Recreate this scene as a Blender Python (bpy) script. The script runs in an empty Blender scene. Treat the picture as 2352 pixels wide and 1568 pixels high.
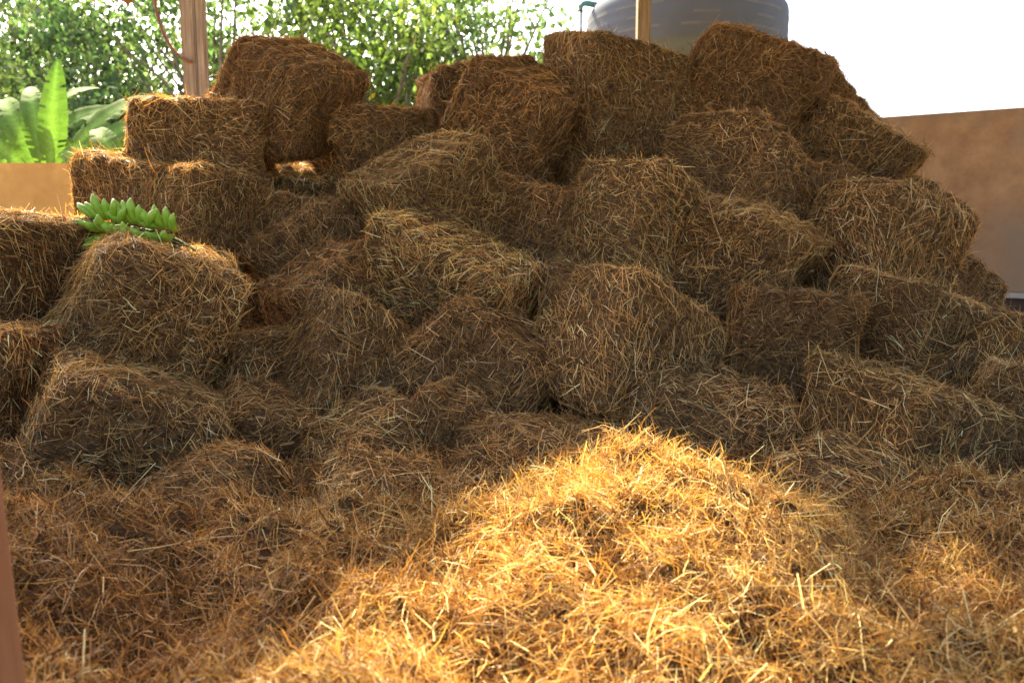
import bpy, math, random
import numpy as np
from mathutils import Vector, Matrix, Euler
random.seed(7)
R = np.random.default_rng(11)
scene = bpy.context.scene
col = scene.collection

# ---------------------------------------------------------------- helpers
def link(o, label=None, category=None, parent=None, group=None, kind=None):
    col.objects.link(o)
    if label: o["label"] = label
    if category: o["category"] = category
    if group: o["group"] = group
    if kind: o["kind"] = kind
    if parent is not None: o.parent = parent
    return o

def np_mesh(name, V, F, C=None, mats=(), mi=None, smooth=False):
    me = bpy.data.meshes.new(name)
    V = np.ascontiguousarray(V, dtype=np.float32); F = np.ascontiguousarray(F, dtype=np.int32)
    me.vertices.add(len(V)); me.vertices.foreach_set("co", V.ravel())
    me.loops.add(F.size); me.loops.foreach_set("vertex_index", F.ravel())
    me.polygons.add(len(F)); me.polygons.foreach_set("loop_start", np.arange(0, F.size, 4, dtype=np.int32))
    if mi is not None: me.polygons.foreach_set("material_index", np.ascontiguousarray(mi, dtype=np.int32))
    me.polygons.foreach_set("use_smooth", np.full(len(F), smooth, dtype=bool))
    if C is not None:
        a = me.attributes.new("Col", 'FLOAT_COLOR', 'POINT')
        cc = np.ones((len(V), 4), dtype=np.float32); cc[:, :3] = C
        a.data.foreach_set("color", cc.ravel())
    for m in mats: me.materials.append(m)
    me.update(calc_edges=True)
    return me

def pm(name, verts, faces, mat, smooth=False):
    me = bpy.data.meshes.new(name); me.from_pydata(verts, [], faces); me.materials.append(mat)
    for p in me.polygons: p.use_smooth = smooth
    me.update(); return me

def norm(a): return a / (np.linalg.norm(a, axis=-1, keepdims=True) + 1e-9)

def ribbons(P, D, L, W, nseg, curl, rng):
    n = len(P)
    Rv = norm(rng.normal(size=(n, 3)))
    S = norm(np.cross(D, Rv)); B = norm(np.cross(S, D))
    c1 = rng.normal(0, 1, (n, 1)) * curl; c2 = rng.normal(0, 1, (n, 1)) * curl
    V = np.empty((n, nseg + 1, 2, 3), dtype=np.float32)
    L = L[:, None]; W = W[:, None]
    for i in range(nseg + 1):
        t = i / nseg; q = t - 0.5
        pos = P + D * L * q + B * (c1 * L * (q * q * 2 - .25)) + S * (c2 * L * (q * q * q * 4 - q * .6))
        w = W * (0.25 if i == nseg else 0.5)
        V[:, i, 0] = pos - S * w; V[:, i, 1] = pos + S * w
    base = (np.arange(n) * (nseg + 1) * 2)[:, None]
    F = []
    for i in range(nseg):
        F.append(np.concatenate([base + 2*i, base + 2*i + 1, base + 2*i + 3, base + 2*i + 2], axis=1))
    F = np.stack(F, 1).reshape(-1, 4)
    return V.reshape(-1, 3), F

PAL = np.array([[.10, .052, .021], [.28, .160, .062], [.48, .31, .120], [.66, .465, .185], [.80, .67, .40], [.40, .31, .14]])
def straw_cols(n, w, tint, rng):
    idx = rng.choice(6, n, p=np.array(w) / sum(w))
    c = PAL[idx] * rng.uniform(.75, 1.25, (n, 1)) * np.array(tint)
    return np.clip(c, 0, .88)

# ---------------------------------------------------------------- materials
def new_mat(name):
    m = bpy.data.materials.new(name); m.use_nodes = True
    nt = m.node_tree; nt.nodes.clear()
    out = nt.nodes.new("ShaderNodeOutputMaterial")
    return m, nt, out

def leafy(name, trans=.3, rough=.55, tcol=(1.0, .8, .5), spec=.3, gain=1.0):
    m, nt, out = new_mat(name); N = nt.nodes; Lk = nt.links
    a = N.new("ShaderNodeAttribute"); a.attribute_name = "Col"
    no = N.new("ShaderNodeTexNoise"); no.inputs["Scale"].default_value = 45
    no.inputs["Detail"].default_value = 3
    tc = N.new("ShaderNodeTexCoord"); Lk.new(tc.outputs["Object"], no.inputs["Vector"])
    mr = N.new("ShaderNodeMapRange"); mr.inputs["To Min"].default_value = .65*gain; mr.inputs["To Max"].default_value = 1.3*gain
    Lk.new(no.outputs["Fac"], mr.inputs["Value"])
    mul = N.new("ShaderNodeVectorMath"); mul.operation = 'SCALE'
    Lk.new(a.outputs["Color"], mul.inputs[0]); Lk.new(mr.outputs[0], mul.inputs["Scale"])
    p = N.new("ShaderNodeBsdfPrincipled"); p.inputs["Roughness"].default_value = rough
    p.inputs["Specular IOR Level"].default_value = spec
    Lk.new(mul.outputs[0], p.inputs["Base Color"])
    t = N.new("ShaderNodeBsdfTranslucent")
    m2 = N.new("ShaderNodeVectorMath"); m2.operation = 'MULTIPLY'; m2.inputs[1].default_value = tcol
    Lk.new(mul.outputs[0], m2.inputs[0]); Lk.new(m2.outputs[0], t.inputs["Color"])
    mx = N.new("ShaderNodeMixShader"); mx.inputs[0].default_value = trans
    Lk.new(p.outputs[0], mx.inputs[1]); Lk.new(t.outputs[0], mx.inputs[2]); Lk.new(mx.outputs[0], out.inputs[0])
    return m

def noisy(name, c1, c2, scale=5, rough=.8, bump=.2, stretch=(1, 1, 1), detail=8, c3=None, spec=.3, metal=0):
    m, nt, out = new_mat(name); N = nt.nodes; Lk = nt.links
    tc = N.new("ShaderNodeTexCoord"); mp = N.new("ShaderNodeMapping"); mp.inputs["Scale"].default_value = stretch
    Lk.new(tc.outputs["Object"], mp.inputs[0])
    no = N.new("ShaderNodeTexNoise"); no.inputs["Scale"].default_value = scale; no.inputs["Detail"].default_value = detail
    no.inputs["Roughness"].default_value = .65
    Lk.new(mp.outputs[0], no.inputs["Vector"])
    cr = N.new("ShaderNodeValToRGB"); cr.color_ramp.elements[0].position = .35; cr.color_ramp.elements[1].position = .68
    cr.color_ramp.elements[0].color = (*c1, 1); cr.color_ramp.elements[1].color = (*c2, 1)
    Lk.new(no.outputs["Fac"], cr.inputs[0])
    src = cr.outputs[0]
    if c3:
        n2 = N.new("ShaderNodeTexNoise"); n2.inputs["Scale"].default_value = scale * .23; n2.inputs["Detail"].default_value = 5
        Lk.new(tc.outputs["Object"], n2.inputs["Vector"])
        r2 = N.new("ShaderNodeMapRange"); r2.inputs["From Min"].default_value = .45; r2.inputs["From Max"].default_value = .65
        Lk.new(n2.outputs["Fac"], r2.inputs["Value"])
        mx = N.new("ShaderNodeMix"); mx.data_type = 'RGBA'; Lk.new(r2.outputs[0], mx.inputs[0])
        Lk.new(src, mx.inputs[6]); mx.inputs[7].default_value = (*c3, 1); src = mx.outputs[2]
    p = N.new("ShaderNodeBsdfPrincipled"); p.inputs["Roughness"].default_value = rough
    p.inputs["Specular IOR Level"].default_value = spec; p.inputs["Metallic"].default_value = metal
    Lk.new(src, p.inputs["Base Color"])
    if bump:
        b = N.new("ShaderNodeBump"); b.inputs["Strength"].default_value = bump; b.inputs["Distance"].default_value = .02
        Lk.new(no.outputs["Fac"], b.inputs["Height"]); Lk.new(b.outputs[0], p.inputs["Normal"])
    Lk.new(p.outputs[0], out.inputs[0])
    return m

M_straw = leafy("straw", trans=.30, rough=.5, tcol=(1.15, .95, .52), spec=.35)
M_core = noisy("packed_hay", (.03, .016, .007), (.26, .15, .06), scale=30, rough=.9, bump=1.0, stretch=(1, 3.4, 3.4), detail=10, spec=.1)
M_leaf = leafy("tree_foliage", trans=.55, rough=.6, tcol=(1.4, 1.6, .65), spec=.12)
M_bark = noisy("bark", (.14, .11, .085), (.32, .26, .20), scale=8, stretch=(4, 4, .6), bump=.6)
M_wood = noisy("weathered_wood", (.26, .18, .115), (.56, .43, .31), scale=10, stretch=(6, 6, .3), bump=.35, rough=.8)
M_wood3 = noisy("grey_brown_wood", (.20, .15, .11), (.38, .30, .23), scale=10, stretch=(6, 6, .3), bump=.35, rough=.85)
M_wood2 = noisy("orange_wood", (.26, .12, .055), (.38, .19, .09), scale=9, stretch=(5, 5, .35), bump=.2, rough=.6)
M_wallR = noisy("brown_panel", (.42, .225, .11), (.60, .345, .17), scale=7, rough=.7, bump=.10, c3=(.36, .25, .165), spec=.25)
M_wallL = noisy("sun_tinted_concrete", (.56, .28, .08), (.80, .46, .15), scale=6, rough=.9, bump=.2, c3=(.60, .34, .11))  # brightened orange stands in for sunlight its shaded face lacks
M_dark = noisy("dark_base", (.05, .035, .028), (.12, .08, .06), scale=6)
M_white = noisy("pale_trim", (.5, .45, .4), (.65, .6, .55), scale=6, bump=.05)
M_roof = noisy("zinc_roof", (.35, .34, .32), (.5, .48, .45), scale=4, rough=.6, bump=.05, c3=(.35, .24, .16))
M_tank = noisy("blue_grey_plastic", (.115, .135, .17), (.135, .155, .195), scale=3, rough=.85, bump=.0, spec=.05)
M_tankm = noisy("tank_marking", (.15, .16, .18), (.18, .185, .20), scale=8, rough=.85, bump=.0, spec=.05)
M_pipe = noisy("grey_pipe", (.30, .33, .32), (.42, .45, .44), scale=8, rough=.4, bump=.0)
M_teal = noisy("teal_pipe", (.06, .18, .15), (.10, .24, .20), scale=8, rough=.5, bump=.0)
M_cable = noisy("reddish_cable", (.22, .08, .05), (.32, .13, .08), scale=12, rough=.6, bump=.0)
M_banana = noisy("green_banana_skin", (.20, .38, .03), (.36, .54, .06), scale=9, rough=.35, bump=.05, spec=.5, c3=(.30, .46, .045))
M_stalk = noisy("banana_stalk", (.05, .055, .02), (.11, .11, .04), scale=20, rough=.7, spec=.1)
M_bleaf = leafy("banana_leaf", trans=.42, rough=.65, tcol=(1.2, 1.45, .5), spec=.08)
M_ground = noisy("soil_and_grass", (.16, .11, .07), (.30, .22, .13), scale=1.5, rough=.95, bump=.4, c3=(.10, .13, .05))

# ---------------------------------------------------------------- camera
cam = bpy.data.cameras.new("camera"); cam.lens = 28; cam.sensor_width = 36; cam.clip_end = 1000; cam.clip_start = .05
co = bpy.data.objects.new("camera", cam); col.objects.link(co)
co.location = (0, 0, 1.5); co.rotation_euler = (math.radians(82.5), 0, 0)
cam.dof.use_dof = True; cam.dof.focus_distance = 2.7; cam.dof.aperture_fstop = 3.5
scene.camera = co

# ---------------------------------------------------------------- light
SD = Vector((-.35, .60, .72)).normalized()
elev = math.asin(SD.z); az = math.atan2(SD.x, SD.y)
w = bpy.data.worlds.new("World"); scene.world = w; w.use_nodes = True
nt = w.node_tree; bg = nt.nodes["Background"]
sky = nt.nodes.new("ShaderNodeTexSky"); sky.sky_type = 'NISHITA'; sky.sun_disc = False
sky.sun_elevation = elev; sky.sun_rotation = az; sky.air_density = 1.0; sky.dust_density = 6.0; sky.ozone_density = 1.0
nt.links.new(sky.outputs[0], bg.inputs[0]); bg.inputs[1].default_value = .62
sl = bpy.data.lights.new("sun", 'SUN'); sl.energy = 25; sl.angle = math.radians(2.0); sl.color = (1, .86, .57)
so = bpy.data.objects.new("sun", sl); col.objects.link(so)
so.rotation_euler = (-SD).to_track_quat('-Z', 'Y').to_euler(); so.location = (0, 0, 20)
scene.view_settings.view_transform = 'Standard'; scene.view_settings.look = 'None'; scene.view_settings.exposure = 0

# ---------------------------------------------------------------- ground
g = bpy.data.objects.new("ground", pm("ground", [(-400, -400, 0), (400, -400, 0), (400, 400, 0), (-400, 400, 0)], [(0, 1, 2, 3)], M_ground))
link(g, "brown soil ground with patches of grass", "ground", kind="structure")

# ---------------------------------------------------------------- hay bales
def cube_grid(n):
    V = []; F = []
    lin = np.linspace(-1, 1, n)
    lin = np.sign(lin) * (1 - (1 - np.abs(lin)) ** 1.25)
    for ax in range(3):
        for s in (-1, 1):
            b = len(V)
            for i in range(n):
                for j in range(n):
                    p = [0, 0, 0]; p[ax] = s; p[(ax + 1) % 3] = lin[i]; p[(ax + 2) % 3] = lin[j]
                    V.append(p)
            for i in range(n - 1):
                for j in range(n - 1):
                    q = [b + i*n + j, b + (i+1)*n + j, b + (i+1)*n + j+1, b + i*n + j+1]
                    if s < 0: q = q[::-1]
                    F.append(q)
    return np.array(V, float), np.array(F)
CG, CF = cube_grid(25)

def lump(P, rng, amp, f0=4, k=7):
    out = np.zeros(len(P))
    for i in range(k):
        d = rng.normal(size=3); d /= np.linalg.norm(d); f = f0 * (1.5 ** i) * rng.uniform(.8, 1.2)
        out += np.sin(P @ d * f + rng.uniform(0, 6.28)) * amp / (1.32 ** i)
    return out

def make_bale(size, seed, nstraw, rnd=.07, tint=(1, 1, 1), wts=(1.9, 3.2, 4, 2.8, 1.3, .5), shag=1.0):
    rng = np.random.default_rng(seed)
    h = np.array(size) / 2
    r = min(rnd, h.min() * .85)
    inner = h - r
    p = CG * h
    q = np.clip(p, -inner, inner)
    d = p - q
    dl = np.linalg.norm(d, axis=1, keepdims=True)
    V = q + norm(d) * r * np.where(dl > 1e-6, 1, 0)
    Nn = norm(d)
    V *= 1 + .05 * (np.sign(V) * (V / h) ** 2 * rng.uniform(-1.0, .4, 3))
    V = V + Nn * (lump(V, rng, .008, 7, 7))[:, None]
    V[:, 0] += V[:, 2] * rng.uniform(-.28, .28); V[:, 0] *= 1 + V[:, 2] * rng.uniform(-.35, .1)
    V[:, 1] += V[:, 2] * rng.uniform(-.12, .25)
    V[:, 2] += V[:, 0] * V[:, 1] * rng.uniform(-.3, .3)
    V[:, 2] -= (V[:, 0] ** 2) * rng.uniform(0, .16)          # sag at the ends
    ph = V[:, 0] * 30 + rng.uniform(0, 3) + V[:, 1] * 3 + V[:, 2]*2
    V += Nn * (np.abs(np.sin(ph)) ** .5 * .027 - .016)[:, None]
    A, B, C, D = V[CF[:, 0]], V[CF[:, 1]], V[CF[:, 2]], V[CF[:, 3]]
    fn = np.cross(C - A, D - B); ar = np.linalg.norm(fn, axis=1); fn = norm(fn)
    f = rng.choice(len(CF), nstraw, p=ar / ar.sum())
    u = rng.random((nstraw, 1)); v = rng.random((nstraw, 1))
    P = (A[f] * (1-u) + B[f] * u) * (1-v) + (D[f] * (1-u) + C[f] * u) * v
    n = fn[f]
    fld = np.stack([lump(P, rng, 1.0, 5, 3) for _ in range(3)], 1)
    ax = np.array([rng.uniform(-.5, .5), 1.0, rng.uniform(.4, 1.2)])
    T = rng.normal(size=(nstraw, 3)) * .60 + fld * .65 + ax * rng.choice([-1, 1], (nstraw, 1)) * .65
    T = norm(T - n * (T * n).sum(1, keepdims=True))
    tilt = np.abs(rng.normal(0, .10, (nstraw, 1)))
    wild = rng.random((nstraw, 1)) < .030 * shag
    tilt = np.where(wild, rng.uniform(.3, 1.3, (nstraw, 1)), tilt)
    Dd = norm(T + n * tilt)
    L = rng.gamma(3.0, .020, nstraw).clip(.014, .20)
    W = rng.gamma(5, .00035, nstraw).clip(.0008, .0036)
    P = P + n * rng.uniform(-.010, .007, (nstraw, 1)) + Dd * (L[:, None] * .28) * (tilt > .3)
    RV, RF = ribbons(P, Dd, L, W, 3, .10, rng)
    colr = straw_cols(nstraw, wts, tint, rng)
    patch = (1 + lump(P, rng, .17, 6, 4)).clip(.5, 1.5)
    colr = colr * patch[:, None]
    RC = np.repeat(colr, 8, axis=0)
    VV = np.concatenate([V, RV]); FF = np.concatenate([CF, RF + len(V)])
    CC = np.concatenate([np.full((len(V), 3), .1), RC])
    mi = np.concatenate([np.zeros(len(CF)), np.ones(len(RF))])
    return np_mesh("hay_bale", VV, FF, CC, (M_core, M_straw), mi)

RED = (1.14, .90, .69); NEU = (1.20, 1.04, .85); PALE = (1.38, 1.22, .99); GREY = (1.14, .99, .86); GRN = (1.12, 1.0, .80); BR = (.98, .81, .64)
G = "hay bales stacked in the pile"
# x, y, z, width, depth, height, roll, yaw, pitch
BALES = [
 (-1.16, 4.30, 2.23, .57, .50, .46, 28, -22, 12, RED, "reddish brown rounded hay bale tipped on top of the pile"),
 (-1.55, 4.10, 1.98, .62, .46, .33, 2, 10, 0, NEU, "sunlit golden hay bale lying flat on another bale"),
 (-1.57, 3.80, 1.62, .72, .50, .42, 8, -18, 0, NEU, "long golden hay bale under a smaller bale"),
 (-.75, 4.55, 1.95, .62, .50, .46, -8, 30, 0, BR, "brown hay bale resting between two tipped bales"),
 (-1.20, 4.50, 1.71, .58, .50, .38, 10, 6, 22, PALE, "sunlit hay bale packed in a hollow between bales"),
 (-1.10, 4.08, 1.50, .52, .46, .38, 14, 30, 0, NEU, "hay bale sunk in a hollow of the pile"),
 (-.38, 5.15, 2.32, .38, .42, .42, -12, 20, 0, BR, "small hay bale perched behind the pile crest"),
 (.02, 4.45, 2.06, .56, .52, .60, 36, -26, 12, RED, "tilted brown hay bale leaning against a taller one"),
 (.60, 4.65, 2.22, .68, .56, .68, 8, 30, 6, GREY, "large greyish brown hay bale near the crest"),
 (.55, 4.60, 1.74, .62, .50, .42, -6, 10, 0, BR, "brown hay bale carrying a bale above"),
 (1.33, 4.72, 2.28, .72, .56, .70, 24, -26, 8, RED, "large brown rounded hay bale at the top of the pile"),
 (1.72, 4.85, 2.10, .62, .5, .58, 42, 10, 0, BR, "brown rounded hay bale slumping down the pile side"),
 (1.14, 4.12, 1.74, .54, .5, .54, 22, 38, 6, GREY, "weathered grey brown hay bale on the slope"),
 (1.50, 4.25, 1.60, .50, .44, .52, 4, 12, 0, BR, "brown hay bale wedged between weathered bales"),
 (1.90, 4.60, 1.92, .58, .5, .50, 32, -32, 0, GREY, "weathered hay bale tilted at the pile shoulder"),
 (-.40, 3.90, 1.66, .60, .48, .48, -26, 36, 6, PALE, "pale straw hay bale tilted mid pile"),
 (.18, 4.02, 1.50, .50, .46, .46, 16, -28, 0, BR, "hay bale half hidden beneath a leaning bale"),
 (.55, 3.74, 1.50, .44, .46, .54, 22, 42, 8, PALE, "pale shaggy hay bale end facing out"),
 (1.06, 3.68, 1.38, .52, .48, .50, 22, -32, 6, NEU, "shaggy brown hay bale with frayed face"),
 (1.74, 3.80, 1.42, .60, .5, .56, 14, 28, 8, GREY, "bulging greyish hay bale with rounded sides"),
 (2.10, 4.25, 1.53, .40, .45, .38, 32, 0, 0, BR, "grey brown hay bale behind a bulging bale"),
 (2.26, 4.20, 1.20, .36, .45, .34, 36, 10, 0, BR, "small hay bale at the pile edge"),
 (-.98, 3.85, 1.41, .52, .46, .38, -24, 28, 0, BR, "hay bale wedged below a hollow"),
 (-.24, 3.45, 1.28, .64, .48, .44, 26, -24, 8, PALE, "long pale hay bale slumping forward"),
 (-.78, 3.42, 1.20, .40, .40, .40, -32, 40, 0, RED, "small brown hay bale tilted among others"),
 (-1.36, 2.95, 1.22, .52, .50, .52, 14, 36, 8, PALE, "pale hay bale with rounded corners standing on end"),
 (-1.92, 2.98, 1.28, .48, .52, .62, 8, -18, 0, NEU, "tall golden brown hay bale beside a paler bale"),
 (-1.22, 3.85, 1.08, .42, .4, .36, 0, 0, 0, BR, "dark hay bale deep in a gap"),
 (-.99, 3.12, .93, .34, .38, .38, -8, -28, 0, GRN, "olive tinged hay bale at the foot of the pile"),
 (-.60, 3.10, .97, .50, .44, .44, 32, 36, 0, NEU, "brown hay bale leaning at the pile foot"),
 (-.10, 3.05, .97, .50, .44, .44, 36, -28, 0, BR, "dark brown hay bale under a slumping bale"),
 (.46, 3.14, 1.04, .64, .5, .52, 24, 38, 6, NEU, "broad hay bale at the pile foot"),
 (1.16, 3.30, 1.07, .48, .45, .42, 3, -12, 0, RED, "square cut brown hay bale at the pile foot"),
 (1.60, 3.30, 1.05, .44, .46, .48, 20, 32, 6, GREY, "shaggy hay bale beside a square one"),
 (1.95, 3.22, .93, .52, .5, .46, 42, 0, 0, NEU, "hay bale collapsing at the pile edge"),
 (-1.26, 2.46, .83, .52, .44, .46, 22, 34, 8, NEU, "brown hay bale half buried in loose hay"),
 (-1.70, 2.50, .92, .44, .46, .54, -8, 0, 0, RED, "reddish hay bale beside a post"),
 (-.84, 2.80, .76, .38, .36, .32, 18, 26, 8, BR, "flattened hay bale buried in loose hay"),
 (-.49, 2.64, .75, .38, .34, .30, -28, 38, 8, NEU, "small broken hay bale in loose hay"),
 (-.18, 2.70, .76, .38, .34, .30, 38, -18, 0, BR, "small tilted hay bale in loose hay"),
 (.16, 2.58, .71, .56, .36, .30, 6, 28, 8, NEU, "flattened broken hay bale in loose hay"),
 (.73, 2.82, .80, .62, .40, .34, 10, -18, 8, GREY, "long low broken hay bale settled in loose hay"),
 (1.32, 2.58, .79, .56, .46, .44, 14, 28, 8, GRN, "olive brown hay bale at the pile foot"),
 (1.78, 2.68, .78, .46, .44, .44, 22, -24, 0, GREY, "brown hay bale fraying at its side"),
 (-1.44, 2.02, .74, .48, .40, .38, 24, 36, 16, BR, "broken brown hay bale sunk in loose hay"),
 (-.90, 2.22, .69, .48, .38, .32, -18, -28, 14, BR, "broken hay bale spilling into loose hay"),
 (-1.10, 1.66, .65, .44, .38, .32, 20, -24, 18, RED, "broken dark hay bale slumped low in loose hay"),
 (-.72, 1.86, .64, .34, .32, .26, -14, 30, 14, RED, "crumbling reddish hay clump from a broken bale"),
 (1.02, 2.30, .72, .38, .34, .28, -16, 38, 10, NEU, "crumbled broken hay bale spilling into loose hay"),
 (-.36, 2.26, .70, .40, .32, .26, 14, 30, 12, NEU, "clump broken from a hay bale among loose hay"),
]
for i, (x, y, z, sx, sy, sz, ry, rz, rx, tint, lab) in enumerate(BALES):
    area = 2 * (sx*sy + sy*sz + sx*sz)
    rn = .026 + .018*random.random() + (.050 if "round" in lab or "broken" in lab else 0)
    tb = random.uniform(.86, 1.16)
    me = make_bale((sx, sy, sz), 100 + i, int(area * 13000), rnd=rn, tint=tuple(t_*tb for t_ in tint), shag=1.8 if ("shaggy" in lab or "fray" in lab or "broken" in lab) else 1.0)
    o = bpy.data.objects.new("hay_bale", me)
    o.location = (x, y, z); o.rotation_euler = (math.radians(rx), math.radians(ry), math.radians(rz))
    link(o, lab, "hay bale", group=G)

# ---------------------------------------------------------------- loose hay
LR = np.random.default_rng(5)
wv = [(LR.normal(size=2), LR.uniform(0, 6.28)) for _ in range(28)]
def hz(X, Y):
    base = np.interp(Y, [-1.5, 0, .7, 1.4, 1.9, 2.3, 3.1, 3.5, 3.9, 4.3, 4.8, 5.4, 6.1], [.3, .66, .79, .81, .79, .73, .71, .78, 1.02, 1.28, 1.54, 1.25, .15])
    low = np.interp(Y, [-1.5, 0, 2.5, 4, 6.1], [.2, .6, .62, .70, .1])
    bump = (.045 * np.exp(-(((X - .34) / .14) ** 2 + ((Y - 2.04) / .13) ** 2)) + .05 * np.exp(-(((X - .66) / .50) ** 4 + ((Y - 1.95) / .24) ** 2))
            + .045 * np.exp(-(((X + .02) / .35) ** 2 + ((Y - 1.35) / .3) ** 2)) + .02*np.exp(-(((X - 1.1) / .35) ** 2 + ((Y - 1.7) / .28) ** 2)) + .03*np.exp(-(((X - .1) / .22) ** 2 + ((Y - 1.75) / .2) ** 2)))
    k = np.clip((X + 2.35) / .5, 0, 1) * np.clip((2.75 - X) / .6, 0, 1); k = k * k * (3 - 2*k)
    left = -.08 * np.exp(-(((X + .62) / .30) ** 2)) * np.clip((1.75 - Y) * 1.8, 0, 1) + .12*np.exp(-(((X + 1.25) / .42) ** 2 + ((Y - 1.75) / .42) ** 2))
    h = low + (base - low) * k + bump + left
    for i, (d, ph) in enumerate(wv):
        f = 2.6 * 1.17 ** i; d = d / np.linalg.norm(d)
        h = h + np.sin((X * d[0] + Y * d[1]) * f + ph + 1.3*np.sin(Y*f*.37+ph)) * .0225 / (1.055 ** i)
    return h
xs = np.linspace(-3.6, 3.6, 421); ys = np.linspace(-1.5, 6.1, 441)
XX, YY = np.meshgrid(xs, ys); ZZ = hz(XX, YY)
edge = np.clip((3.6 - np.abs(XX)) / .5, 0, 1); ZZ = ZZ * edge
V = np.stack([XX, YY, ZZ], -1).reshape(-1, 3)
nx = len(xs); ii, jj = np.meshgrid(np.arange(len(ys) - 1), np.arange(nx - 1), indexing='ij')
b = (ii * nx + jj).ravel(); F = np.stack([b, b + 1, b + nx + 1, b + nx], 1)
def scatter(n, near, rng):
    if near:
        t = rng.random(n); Y = .45 * (2.9 / .45) ** t
        X = rng.uniform(-1, 1, n) * (.74 * Y + .35)
    else:
        Y = rng.uniform(-1.2, 5.9, n); X = rng.uniform(-3.3, 3.3, n)
    return X, Y
VV = [V]; FF = [F]; CC = [np.full((len(V), 3), .1)]; MI = [np.zeros(len(F))]; off = len(V)
for (n, near, Lm, Wr, tl, curl, lift) in [(270000, True, .060, (.0008, .0024), .38, .32, .034), (80000, False, .09, (.0015, .0032), .3, .3, .03), (2000, True, .14, (.0014, .0027), .6, .45, .045), (30000, True, .013, (.0018, .0038), .9, .6, .045)]:
    X, Y = scatter(n, near, LR)
    e = .01; Z = hz(X, Y)
    nn = norm(np.stack([-(hz(X+e, Y) - Z)/e, -(hz(X, Y+e) - Z)/e, np.ones(n)], 1))
    P0 = np.stack([X, Y, Z], 1)
    fld = np.stack([lump(P0, LR, 1.0, 6, 3) for _ in range(3)], 1)
    T = LR.normal(size=(n, 3)) + fld * .9
    T = norm(T - nn * (T * nn).sum(1, keepdims=True))
    D = norm(T + nn * LR.normal(0, tl, (n, 1)))
    L = (LR.gamma(4, Lm / 4, n) * 1.2).clip(.010, .28); W = LR.uniform(*Wr, n)
    P = P0 + nn * (LR.uniform(-.02, lift, (n, 1)))
    rv, rf = ribbons(P, D, L, W, 4 if near else 3, curl, LR)
    seg = 10 if near else 8
    # sun patch painted into the straw colours: paler inside, browner around it
    sun_mix = .88 * np.exp(-(((X - .35) / .80) ** 4 + ((Y - 1.2) / .95) ** 4)) + lump(P0, LR, .16, 5, 4)
    pick = LR.random(n) < sun_mix
    c_sun = straw_cols(n, (.9, 2.1, 3.6, 4.3, 2.4, .4), (1.10, .98, .74), LR)
    c_shade = straw_cols(n, (2.8, 4.0, 4, 1.9, .8, .5), (.92, .75, .58), LR)
    c = np.where(pick[:, None], c_sun, c_shade) * (1 + lump(P0, LR, .16, 7, 4)).clip(.5, 1.35)[:, None]
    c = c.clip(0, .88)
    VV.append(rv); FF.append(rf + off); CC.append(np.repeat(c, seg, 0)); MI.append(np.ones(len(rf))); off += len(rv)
# ragged upright tufts along the crest
for (tx, ty, sxx, n) in ((.36, 2.02, .12, 900), (.75, 1.96, .22, 600), (.05, 1.85, .14, 350), (1.1, 1.85, .2, 300), (-.25, 1.5, .15, 250)):
    X = LR.normal(tx, sxx, n); Y = LR.normal(ty, .09, n); Z = hz(X, Y)
    D = norm(np.stack([LR.normal(.1, .6, n), LR.normal(-.2, .5, n), LR.uniform(.1, 1, n)], 1)); L = LR.gamma(4, .019, n).clip(.03, .17)
    rv, rf = ribbons(np.stack([X, Y, Z], 1) + D*L[:, None]*.3, D, L, LR.uniform(.0011, .0027, n), 4, .4, LR)
    VV.append(rv); FF.append(rf + off); CC.append(np.repeat(straw_cols(n, (.5, 1.5, 3, 4, 3, .4), (1.1, 1.0, .80), LR), 10, 0)); MI.append(np.ones(len(rf))); off += len(rv)
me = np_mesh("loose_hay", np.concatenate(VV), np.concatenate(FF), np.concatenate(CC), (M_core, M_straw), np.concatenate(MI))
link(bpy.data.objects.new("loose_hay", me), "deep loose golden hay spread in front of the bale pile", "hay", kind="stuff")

# ---------------------------------------------------------------- bevelled box helper
def box(name, size, mat, bev=.006):
    import bmesh
    bm = bmesh.new(); bmesh.ops.create_cube(bm, size=1)
    bmesh.ops.scale(bm, vec=size, verts=bm.verts)
    bmesh.ops.bevel(bm, geom=list(bm.edges), offset=bev, segments=2, affect='EDGES')
    me = bpy.data.meshes.new(name); bm.to_mesh(me); bm.free(); me.materials.append(mat)
    return me

def wall(name, a, bpt, zs, mats, labels, label, category="wall"):
    root = bpy.data.objects.new(name, None)
    root.location = ((a[0]+bpt[0])/2, (a[1]+bpt[1])/2, 0); L = math.hypot(bpt[0]-a[0], bpt[1]-a[1])
    root.rotation_euler = (0, 0, math.atan2(bpt[1]-a[1], bpt[0]-a[0]))
    link(root, label, category)
    for (z0, z1, th), m, nm in zip(zs, mats, labels):
        o = bpy.data.objects.new(nm, box(nm, (L, th, z1 - z0), m)); o.location = (0, 0, (z0+z1)/2); link(o, parent=root)
    return root
wall("partition_wall", (2.2, 6.3), (5.2, 4.48), [(0, 1.08, .05), (1.08, 1.115, .16), (1.115, 2.36, .06)], (M_dark, M_white, M_wallR), ("wall_base", "ledge", "wall_panel"),
     "smooth tan brown panel wall behind the pile", "wall")
wall("concrete_wall", (-8, 6.45), (-.5, 6.4), [(0, 2.07, .12)], (M_wallL,), ("wall_body",),
     "low concrete wall behind the hay, sunlight painted into its ochre", "wall")

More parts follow.
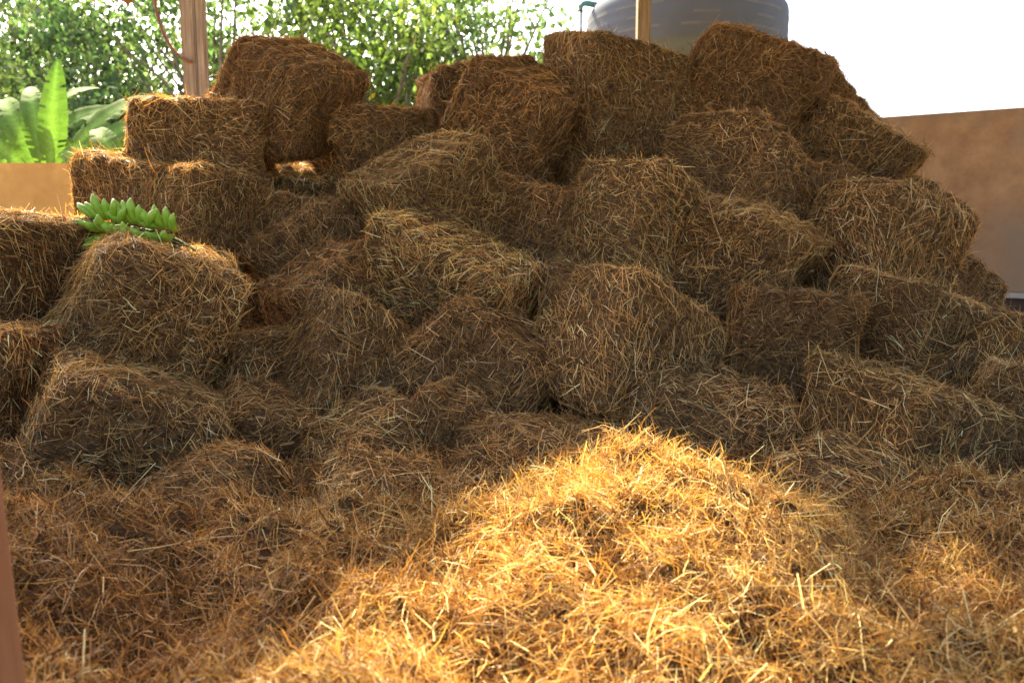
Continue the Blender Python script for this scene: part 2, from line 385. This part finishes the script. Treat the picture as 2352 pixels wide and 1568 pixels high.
GP = "wooden posts holding up the barn roof"
root = bpy.data.objects.new("wooden_post", None); root.location = (-1.91, 5.02, 0); root.rotation_euler = (0, 0, math.radians(8))
link(root, "weathered double timber post rising behind the hay bales", "post", group=GP)
o = bpy.data.objects.new("main_timber", box("main_timber", (.082, .10, 4.06), M_wood, .008)); o.location = (-.038, 0, 2.03); link(o, parent=root)
o = bpy.data.objects.new("side_timber", box("side_timber", (.050, .06, 4.05), M_wood, .007)); o.location = (.042, -.04, 2.03); link(o, parent=root)
def post(x, y, wd, dp, h, rz, label, lean=0, mat=M_wood):
    o = bpy.data.objects.new("wooden_post", box("wooden_post", (wd, dp, h), mat, .008))
    o.location = (x, y, h/2); o.rotation_euler = (0, lean, math.radians(rz)); link(o, label, "post", group=GP); return o
post(1.20, 7.6, .12, .09, 4.1, 6, "wooden post standing in front of the water tank", 0, M_wood3)
post(-.712, .9, .12, .12, 3.9, 4, "close orange brown wooden post standing in loose hay", -.030, M_wood2)

# unseen barn roof, its openings cut to shape the sun patch below
holes = [[(-2.04, 2.75), (-1.98, 3.3), (-2.06, 3.65), (-1.90, 3.90), (-1.94, 4.20), (-1.70, 4.28), (-1.64, 4.52), (-1.44, 4.54), (-1.36, 4.80), (-1.18, 4.70), (-1.04, 4.80), (-1.0, 4.60), (-.82, 4.66), (-.84, 4.44), (-1.02, 4.28), (-.84, 4.08), (-1.06, 3.85), (-.88, 3.68), (-1.04, 3.45), (-.98, 2.75)],
         [(-.76, 4.30), (-.62, 4.38), (-.60, 4.20), (-.72, 4.14)], [(-.74, 3.86), (-.58, 3.94), (-.56, 3.76), (-.70, 3.7)]]
def inside(x, y, poly):
    c = False; n = len(poly)
    for i in range(n):
        x1, y1 = poly[i]; x2, y2 = poly[(i+1) % n]
        if (y1 > y) != (y2 > y) and x < (x2-x1)*(y-y1)/(y2-y1) + x1: c = not c
    return c
gx = np.arange(-4.2, 6.01, .05); gy = np.arange(1.6, 7.76, .05)
rv = [(x, y, 4.03 + .008*y + (.012 if i % 2 else -.012)) for y in gy for i, x in enumerate(gx)]
rf = []
for j in range(len(gy)-1):
    for i in range(len(gx)-1):
        cx, cy = gx[i]+.025, gy[j]+.025
        if any(inside(cx, cy, h_) for h_ in holes): continue
        if cy > 5.2 and cx < -2.45: continue
        if cy > 5.65 and cx < -2.0: continue  # corner cut back to put sun on the left bales
        k = j*len(gx)+i; rf.append((k, k+1, k+len(gx)+1, k+len(gx)))
o = bpy.data.objects.new("barn_roof", pm("barn_roof", rv, rf, M_roof)); link(o, "unseen corrugated zinc barn roof with openings shaped for the sun patch", "roof")

# ---------------------------------------------------------------- tubes
def tube(pts, rad, sides=8, cap=True):
    pts = [Vector(p) for p in pts]; V = []; F = []
    up = Vector((.13, .21, .97))
    for i, p in enumerate(pts):
        d = (pts[min(i+1, len(pts)-1)] - pts[max(i-1, 0)]).normalized()
        a = d.cross(up)
        if a.length < .05: a = d.cross(Vector((1, 0, 0)))
        a.normalize(); b2 = d.cross(a)
        r = rad[i] if hasattr(rad, '__len__') else rad
        for k in range(sides):
            t = 2*math.pi*k/sides; V.append(tuple(p + a*math.cos(t)*r + b2*math.sin(t)*r))
    for i in range(len(pts)-1):
        for k in range(sides):
            F.append((i*sides+k, i*sides+(k+1) % sides, (i+1)*sides+(k+1) % sides, (i+1)*sides+k))
    if cap:
        F.append(tuple(range(sides))[::-1]); F.append(tuple((len(pts)-1)*sides+k for k in range(sides)))
    return V, F
def join(parts):
    V = []; F = []
    for v, f in parts:
        o = len(V); V += v; F += [tuple(i+o for i in q) for q in f]
    return V, F

cp = []
K = [(-2.22, 5.0, 4.0), (-2.17, 5.0, 3.4), (-2.14, 4.99, 2.98), (-2.12, 4.97, 2.82), (-2.07, 4.96, 2.67), (-2.01, 4.95, 2.59), (-1.95, 4.95, 2.545), (-1.92, 4.96, 2.54)]
for i in range(len(K)-1):
    p0, p1, p2, p3 = [Vector(K[max(0, min(len(K)-1, i+d))]) for d in (-1, 0, 1, 2)]
    for s in range(6):
        t = s/6; cp.append(.5*((2*p1)+(p2-p0)*t+(2*p0-5*p1+4*p2-p3)*t*t+(3*p1-p0-3*p2+p3)*t**3))
cp.append(Vector(K[-1]))
v, f = tube(cp, .0085, 8); o = bpy.data.objects.new("hanging_cable", pm("hanging_cable", v, f, M_cable, True)); link(o, "thin reddish cable drooping to a wooden post", "cable")
root = bpy.data.objects.new("lamp_socket", None); root.location = (-2.32, 5.0, 2.93); link(root, "small brown lamp socket hanging from the roof", "lamp")
v, f = tube([(0, 0, 0), (0, 0, .5), (.01, 0, 1.1)], .005, 6); link(bpy.data.objects.new("cord", pm("cord", v, f, M_cable, True)), parent=root)
v, f = tube([(-.01, 0, -.03), (0, 0, -.02), (0, 0, .0), (0, 0, .03), (0, 0, .045)], [.03, .045, .045, .03, .01], 14); link(bpy.data.objects.new("socket_body", pm("socket_body", v, f, M_wood2, True)), parent=root)

# ---------------------------------------------------------------- water tank
def lathe(prof, n=96):
    V = []; F = []
    for r, z in prof:
        for k in range(n):
            t = 2*math.pi*k/n; V.append((r*math.cos(t), r*math.sin(t), z))
    for i in range(len(prof)-1):
        for k in range(n): F.append((i*n+k, i*n+(k+1) % n, (i+1)*n+(k+1) % n, (i+1)*n+k))
    F.append(tuple(range(n))[::-1]); F.append(tuple((len(prof)-1)*n+k for k in range(n)))
    return V, F
root = bpy.data.objects.new("water_tank", None); root.location = (1.92, 9.2, 3.42); link(root, "blue grey plastic water tank on a raised stand", "water tank")
prof = [(1.0, 0), (1.07, .005), (1.084, .02), (1.086, .07), (1.084, .085), (1.084, .10), (1.0865, .12)] + [(1.0865 + .0016*math.sin(t*1.25), .13 + t*.020) for t in range(16)] + [(1.085, .46), (1.075, .50), (1.03, .56), (.9, .62), (.6, .70), (.36, .75), (.35, .82), (.30, .84)]
v, f = lathe(prof); link(bpy.data.objects.new("tank_body", pm("tank_body", v, f, M_tank, True)), parent=root)
v, f = lathe([(.37, .80), (.39, .81), (.39, .86), (.3, .89), (.1, .90)], 48); link(bpy.data.objects.new("tank_lid", pm("tank_lid", v, f, M_tank, True)), parent=root)
parts = []
def arcbox(a0, a1, z0, z1, r0, r1):
    n = max(2, int((a1-a0)/3)); V = []; F = []
    for i in range(n+1):
        t = math.radians(a0+(a1-a0)*i/n)
        for r, z in ((r0, z0), (r1, z0), (r1-.001, z1), (r0, z1)): V.append((r*math.cos(t), r*math.sin(t), z))
    for i in range(n):
        for k in range(4): F.append((i*4+k, (i+1)*4+k, (i+1)*4+(k+1) % 4, i*4+(k+1) % 4))
    F.append((0, 1, 2, 3)); F.append((n*4+3, n*4+2, n*4+1, n*4))
    return V, F
for a in range(0, 360, 36):
    parts.append(arcbox(a+4, a+29, .138, .165, 1.08, 1.0895)); parts.append(arcbox(a+10, a+24, .248, .275, 1.08, 1.0895)); parts.append(arcbox(a+2, a+31, .365, .392, 1.08, 1.0895))
v, f = join(parts); link(bpy.data.objects.new("raised_bands", pm("raised_bands", v, f, M_tankm)), parent=root)
root = bpy.data.objects.new("tank_stand", None); root.location = (1.92, 9.5, 0); link(root, "dark timber stand carrying the water tank", "stand")
v, f = lathe([(.6, 3.32), (.62, 3.33), (.62, 3.40), (.6, 3.41)], 32); link(bpy.data.objects.new("platform", pm("platform", v, f, M_dark)), parent=root)
lm = box("leg", (.14, .14, 3.32), M_dark)
for dx, dy in ((-.35, -.35), (.35, -.35), (.35, .35), (-.35, .35)):
    o = bpy.data.objects.new("leg", lm); o.location = (dx, dy, 1.66); link(o, parent=root)
root = bpy.data.objects.new("water_pipe", None); root.location = (.74, 9.0, 0); link(root, "vertical grey pipe with teal elbow beside the tank", "pipe")
v, f = tube([(0, 0, 0), (0, 0, 2), (0, 0, 3.95)], .022, 12); link(bpy.data.objects.new("riser", pm("riser", v, f, M_pipe, True)), parent=root)
v, f = tube([(0, 0, 3.90), (0, 0, 3.96), (.02, .01, 3.99), (.06, .02, 4.0), (.2, .1, 4.0), (.36, .2, 4.0)], .032, 12); link(bpy.data.objects.new("elbow", pm("elbow", v, f, M_teal, True)), parent=root)

# ---------------------------------------------------------------- green bananas
def banana(L, r, bend):
    n = 14; pts = []; rad = []
    prof = [.32, .42, .66, .88, 1.0, 1.05, 1.07, 1.07, 1.06, 1.04, 1.0, .93, .78, .48, .20]
    for i in range(n+1):
        t = i/n; th = bend*(t-.5)
        pts.append((L/bend*(1-math.cos(th)), 0, L/bend*math.sin(th)+L*.5)); rad.append(r*prof[i])
    return tube(pts, rad, 12)
bm_ = [pm("banana", *banana(.108+.010*k, .0148+.0008*k, 1.3+.25*k), M_banana, True) for k in range(3)]
root = bpy.data.objects.new("banana_bunch", None); root.location = (-1.45, 3.12, 1.53); root.rotation_euler = (0, math.radians(10), math.radians(-4))
link(root, "bunch of curved green bananas lying on the hay", "bananas")
v, f = tube([(-.16, .03, -.03), (-.08, .025, -.01), (.05, .02, -.01), (.16, .01, -.025), (.22, -.0, -.045), (.27, -.01, -.075)], [.010, .014, .015, .014, .012, .008], 10)
link(bpy.data.objects.new("stalk", pm("stalk", v, f, M_stalk, True)), parent=root)
def addban(x, y, z, dirv, curve_dir):
    zax = Vector(dirv).normalized(); cd = Vector(curve_dir); xax = (cd - zax*cd.dot(zax)).normalized(); yax = zax.cross(xax)
    o = bpy.data.objects.new("banana", random.choice(bm_))
    m = Matrix((xax, yax, zax)).transposed().to_4x4(); m.translation = Vector((x, y, z)); o.matrix_local = m; link(o, parent=root)
def j(a): return random.uniform(-a, a)
# three hands on the stalk, each a fanned double row of fingers curling upward
for hx, k_, spread in ((-.115, 6, 1.2), (-.01, 6, 1.0), (.10, 5, .9)):
    for i in range(k_):
        a = (i/(k_-1) - .5)*2
        addban(hx + a*.034 + j(.003), .02, .004+j(.004), (a*spread*.6 - .35 + j(.09), -.50+j(.1), .75 - abs(a)*.22 + j(.08)), (a*.4, .8, .5))
    for i in range(k_-1):
        a = (i/(k_-2) - .5)*2
        addban(hx + a*.032 + j(.003), -.005, -.026+j(.004), (a*spread*.6 - .35 + j(.09), -1.0+j(.08), .16+j(.12)), (a*.4, .3, 1))
for i in range(5):
    a = (i/4 - .5)*2
    addban(-.155+a*.030, -.005, -.045, (a*.35-.65+j(.06), -.75, -.50+j(.1)), (-.2, -.3, .8))

# ---------------------------------------------------------------- trees
def tree(x, y, trunk_h, cz, rx, ry, rz_, ncl, nleaf, seed, tint, label, lsize=.14, lean=0):
    rng = np.random.default_rng(seed)
    root = bpy.data.objects.new("tree", None); root.location = (x, y, 0); link(root, label, "tree")
    parts = []
    top = Vector((lean, 0, trunk_h))
    tp = [(0, 0, 0), (lean*.2+.05, 0, trunk_h*.35), (lean*.6-.04, .04, trunk_h*.7), tuple(top)]
    parts.append(tube(tp, [.24, .17, .14, .11], 10))
    cl = []
    while len(cl) < ncl:
        p = rng.uniform(-1, 1, 3); r = np.linalg.norm(p)
        if r < 1 and r > .25 or (r < 1 and rng.random() < .3): cl.append(p * [rx, ry, rz_] + [lean, 0, cz])
    cl = np.array(cl)
    for c in cl[:26]:
        cv = Vector(c); st = Vector(tp[2]).lerp(top, random.random()); mid = st.lerp(cv, .5) + Vector((random.uniform(-.2, .2), random.uniform(-.2, .2), .25))
        parts.append(tube([st, mid, cv], [.05, .028, .008], 6, False))
    v, f = join(parts); link(bpy.data.objects.new("trunk", pm("trunk", v, f, M_bark, True)), parent=root)
    Ps = []; Cs = []
    for c in cl:
        s = rng.uniform(.22, .62); m = int(nleaf * rng.uniform(.6, 1.4) * (s/.42)**2)
        q = rng.normal(size=(m, 3)) * [s, s, s*.6]; q[:, 2] -= (q[:, 0]**2 + q[:, 1]**2) * .7
        # each clump draws one tone at random, some darker
        tone = rng.choice([.40, .65, .95, 1.2])
        Ps.append(c + q); Cs.append(np.tile(tone * np.array([rng.uniform(.85, 1.15), 1, rng.uniform(.8, 1.2)]), (m, 1)))
    P = np.concatenate(Ps); C = np.concatenate(Cs); n = len(P)
    D = norm(rng.normal(size=(n, 3)) + [0, 0, -.9]); S = norm(np.cross(D, norm(rng.normal(size=(n, 3)))))
    L = rng.uniform(.6, 1.4, (n, 1)) * lsize; W = L * rng.uniform(.24, .36, (n, 1))
    V = np.stack([P, P + D*L*.45 - S*W, P + D*L, P + D*L*.5 + S*W], 1).reshape(-1, 3)
    F = np.arange(n*4).reshape(n, 4)
    base = np.array(tint) * rng.uniform(.85, 1.15, (n, 1)) * C
    yel = rng.random(n) < .003; base[yel] = (.35, .22, .04)
    me = np_mesh("crown", V, F, np.repeat(base.clip(0, .6), 4, 0), (M_leaf,))
    link(bpy.data.objects.new("crown", me), parent=root)
BG = (.125, .180, .112); YG = (.175, .235, .092); DG = (.100, .150, .098)  # leaf greens paled to carry distance haze in the colour
tree(-8.6, 17, 3.2, 4.9, 3.0, 1.6, 3.2, 72, 125, 1, BG, "broad leafy green tree beyond the concrete wall", .16)
tree(-5.6, 15.5, 3.0, 4.6, 2.3, 1.3, 2.9, 60, 125, 2, DG, "dense green tree beside a banana plant", .14)
tree(-3.4, 16.5, 3.2, 4.8, 2.4, 1.2, 3.0, 60, 125, 3, YG, "bright yellow green tree lit from behind", .16)
tree(-2.1, 14.2, 3.4, 4.3, 1.8, 1.0, 2.4, 38, 120, 4, YG, "pale trunked green tree with drooping foliage", .13, -.1)
tree(-.65, 15.5, 3.6, 4.9, 2.0, 1.1, 2.3, 48, 75, 5, BG, "leafy tree with sparse outer branches", .14, .1)
tree(-13, 21, 3.6, 5.2, 3.8, 2.5, 3.8, 90, 120, 6, BG, "distant green tree with wide crown", .20)
rng = np.random.default_rng(77); n = 20000
P = np.stack([rng.uniform(-16, .5, n), rng.uniform(12.5, 15, n), rng.uniform(0, 1, n)], 1)
P[:, 2] *= 2.0 + .5*np.sin(P[:, 0]*1.3) + .35*np.sin(P[:, 0]*3.1+1)
D = norm(rng.normal(size=(n, 3)) + [0, 0, .4]); S = norm(np.cross(D, norm(rng.normal(size=(n, 3))))); L = rng.uniform(.12, .28, (n, 1)); W = L*.3
V = np.stack([P, P + D*L*.45 - S*W, P + D*L, P + D*L*.5 + S*W], 1).reshape(-1, 3)
me = np_mesh("undergrowth", V, np.arange(n*4).reshape(n, 4), np.repeat(np.array(DG) * rng.uniform(.6, 1.5, (n, 1)), 4, 0), (M_leaf,))
link(bpy.data.objects.new("undergrowth", me), "dense green shrubs below the trees", "shrubs", kind="stuff")

# ---------------------------------------------------------------- banana plants
def bleaf(L, wmax, droop, rng):
    n = 56; V = []; C = []; F = []
    x = z = 0; ds = L/n; tears = set(int(v_) for v_ in rng.integers(10, n-6, 6))
    tr = set(int(v_) for v_ in rng.integers(10, n-6, 6))
    for i in range(n+1):
        t = i/n
        th = -droop * t ** 1.6
        if i: x += ds*math.cos(th); z += ds*math.sin(th)
        prof = wmax * (math.sin(math.pi * min(1, max(0, (t-.12))/.88) ** .75) ** .7 if .12 < t < 1 else 0.0) + .006
        jag = rng.uniform(.92, 1.0)
        for s in (-1, -.5, 0, .5, 1):
            wv_ = abs(s) * prof * jag
            V.append((x + abs(s)*prof*.3, math.copysign(wv_, s) if s else 0, z + abs(s)*prof*.30 - .36*prof*abs(s)**3 + (rng.uniform(-.006, .006) if s else .010)))
            C.append(np.array((.105, .185, .045)) * (1.0 if s else 1.7) * rng.uniform(.88, 1.12))
    for i in range(n):
        for k in range(4):
            if (i in tears and k == 0) or (k == 3 and i in tr): continue
            F.append((i*5+k, i*5+k+1, (i+1)*5+k+1, (i+1)*5+k))
    return np.array(V), np.array(F), np.array(C)
def banana_plant(x, y, h, seed, specs, label):
    rng = np.random.default_rng(seed)
    root = bpy.data.objects.new("banana_plant", None); root.location = (x, y, 0); link(root, label, "banana plant")
    v, f = tube([(0, 0, 0), (.02, 0, h*.5), (0, 0, h), (0, 0, h+.1)], [.12, .10, .07, .03], 12); link(bpy.data.objects.new("stem", pm("stem", v, f, M_stalk, True)), parent=root)
    for az_, el, L, wm, dr, roll in specs:
        V, F, C = bleaf(L, wm, dr, rng)
        o = bpy.data.objects.new("leaf", np_mesh("leaf", V, F, C, (M_bleaf,), smooth=True))
        o.location = (0, 0, h); o.rotation_euler = Euler((math.radians(roll), -math.radians(el), math.radians(az_)), 'XYZ')
        link(o, parent=root)
banana_plant(-4.78, 8.4, 1.95, 3, [(85, 84, 1.45, .15, .3, 12), (2, 62, 1.8, .15, 1.4, 60), (-8, 46, 1.8, .15, 1.2, 62), (178, 66, 1.6, .15, 1.3, -60), (184, 46, 1.5, .15, 1.2, -62), (160, 78, 1.5, .14, 1.1, -45), (-5, 30, 1.7, .15, .9, 66)], "tall banana plant with arching broad leaves")
banana_plant(-3.72, 8.0, 1.85, 4, [(3, 62, 1.05, .13, 1.3, 60), (178, 66, 1.15, .13, 1.3, -60), (184, 42, 1.15, .13, 1.1, -62), (0, 38, .9, .12, .9, 64), (15, 80, .95, .11, .9, 45)], "smaller banana plant with arching leaves")
banana_plant(-5.8, 9.2, 2.05, 5, [(0, 52, 1.8, .17, 1.2, 60), (70, 75, 1.3, .15, .7, 20), (180, 50, 1.2, .15, 1.0, -62), (-8, 68, 1.7, .16, 1.2, 60), (5, 34, 1.7, .16, 1.0, 64)], "banana plant with wide arching leaves")
print("done")
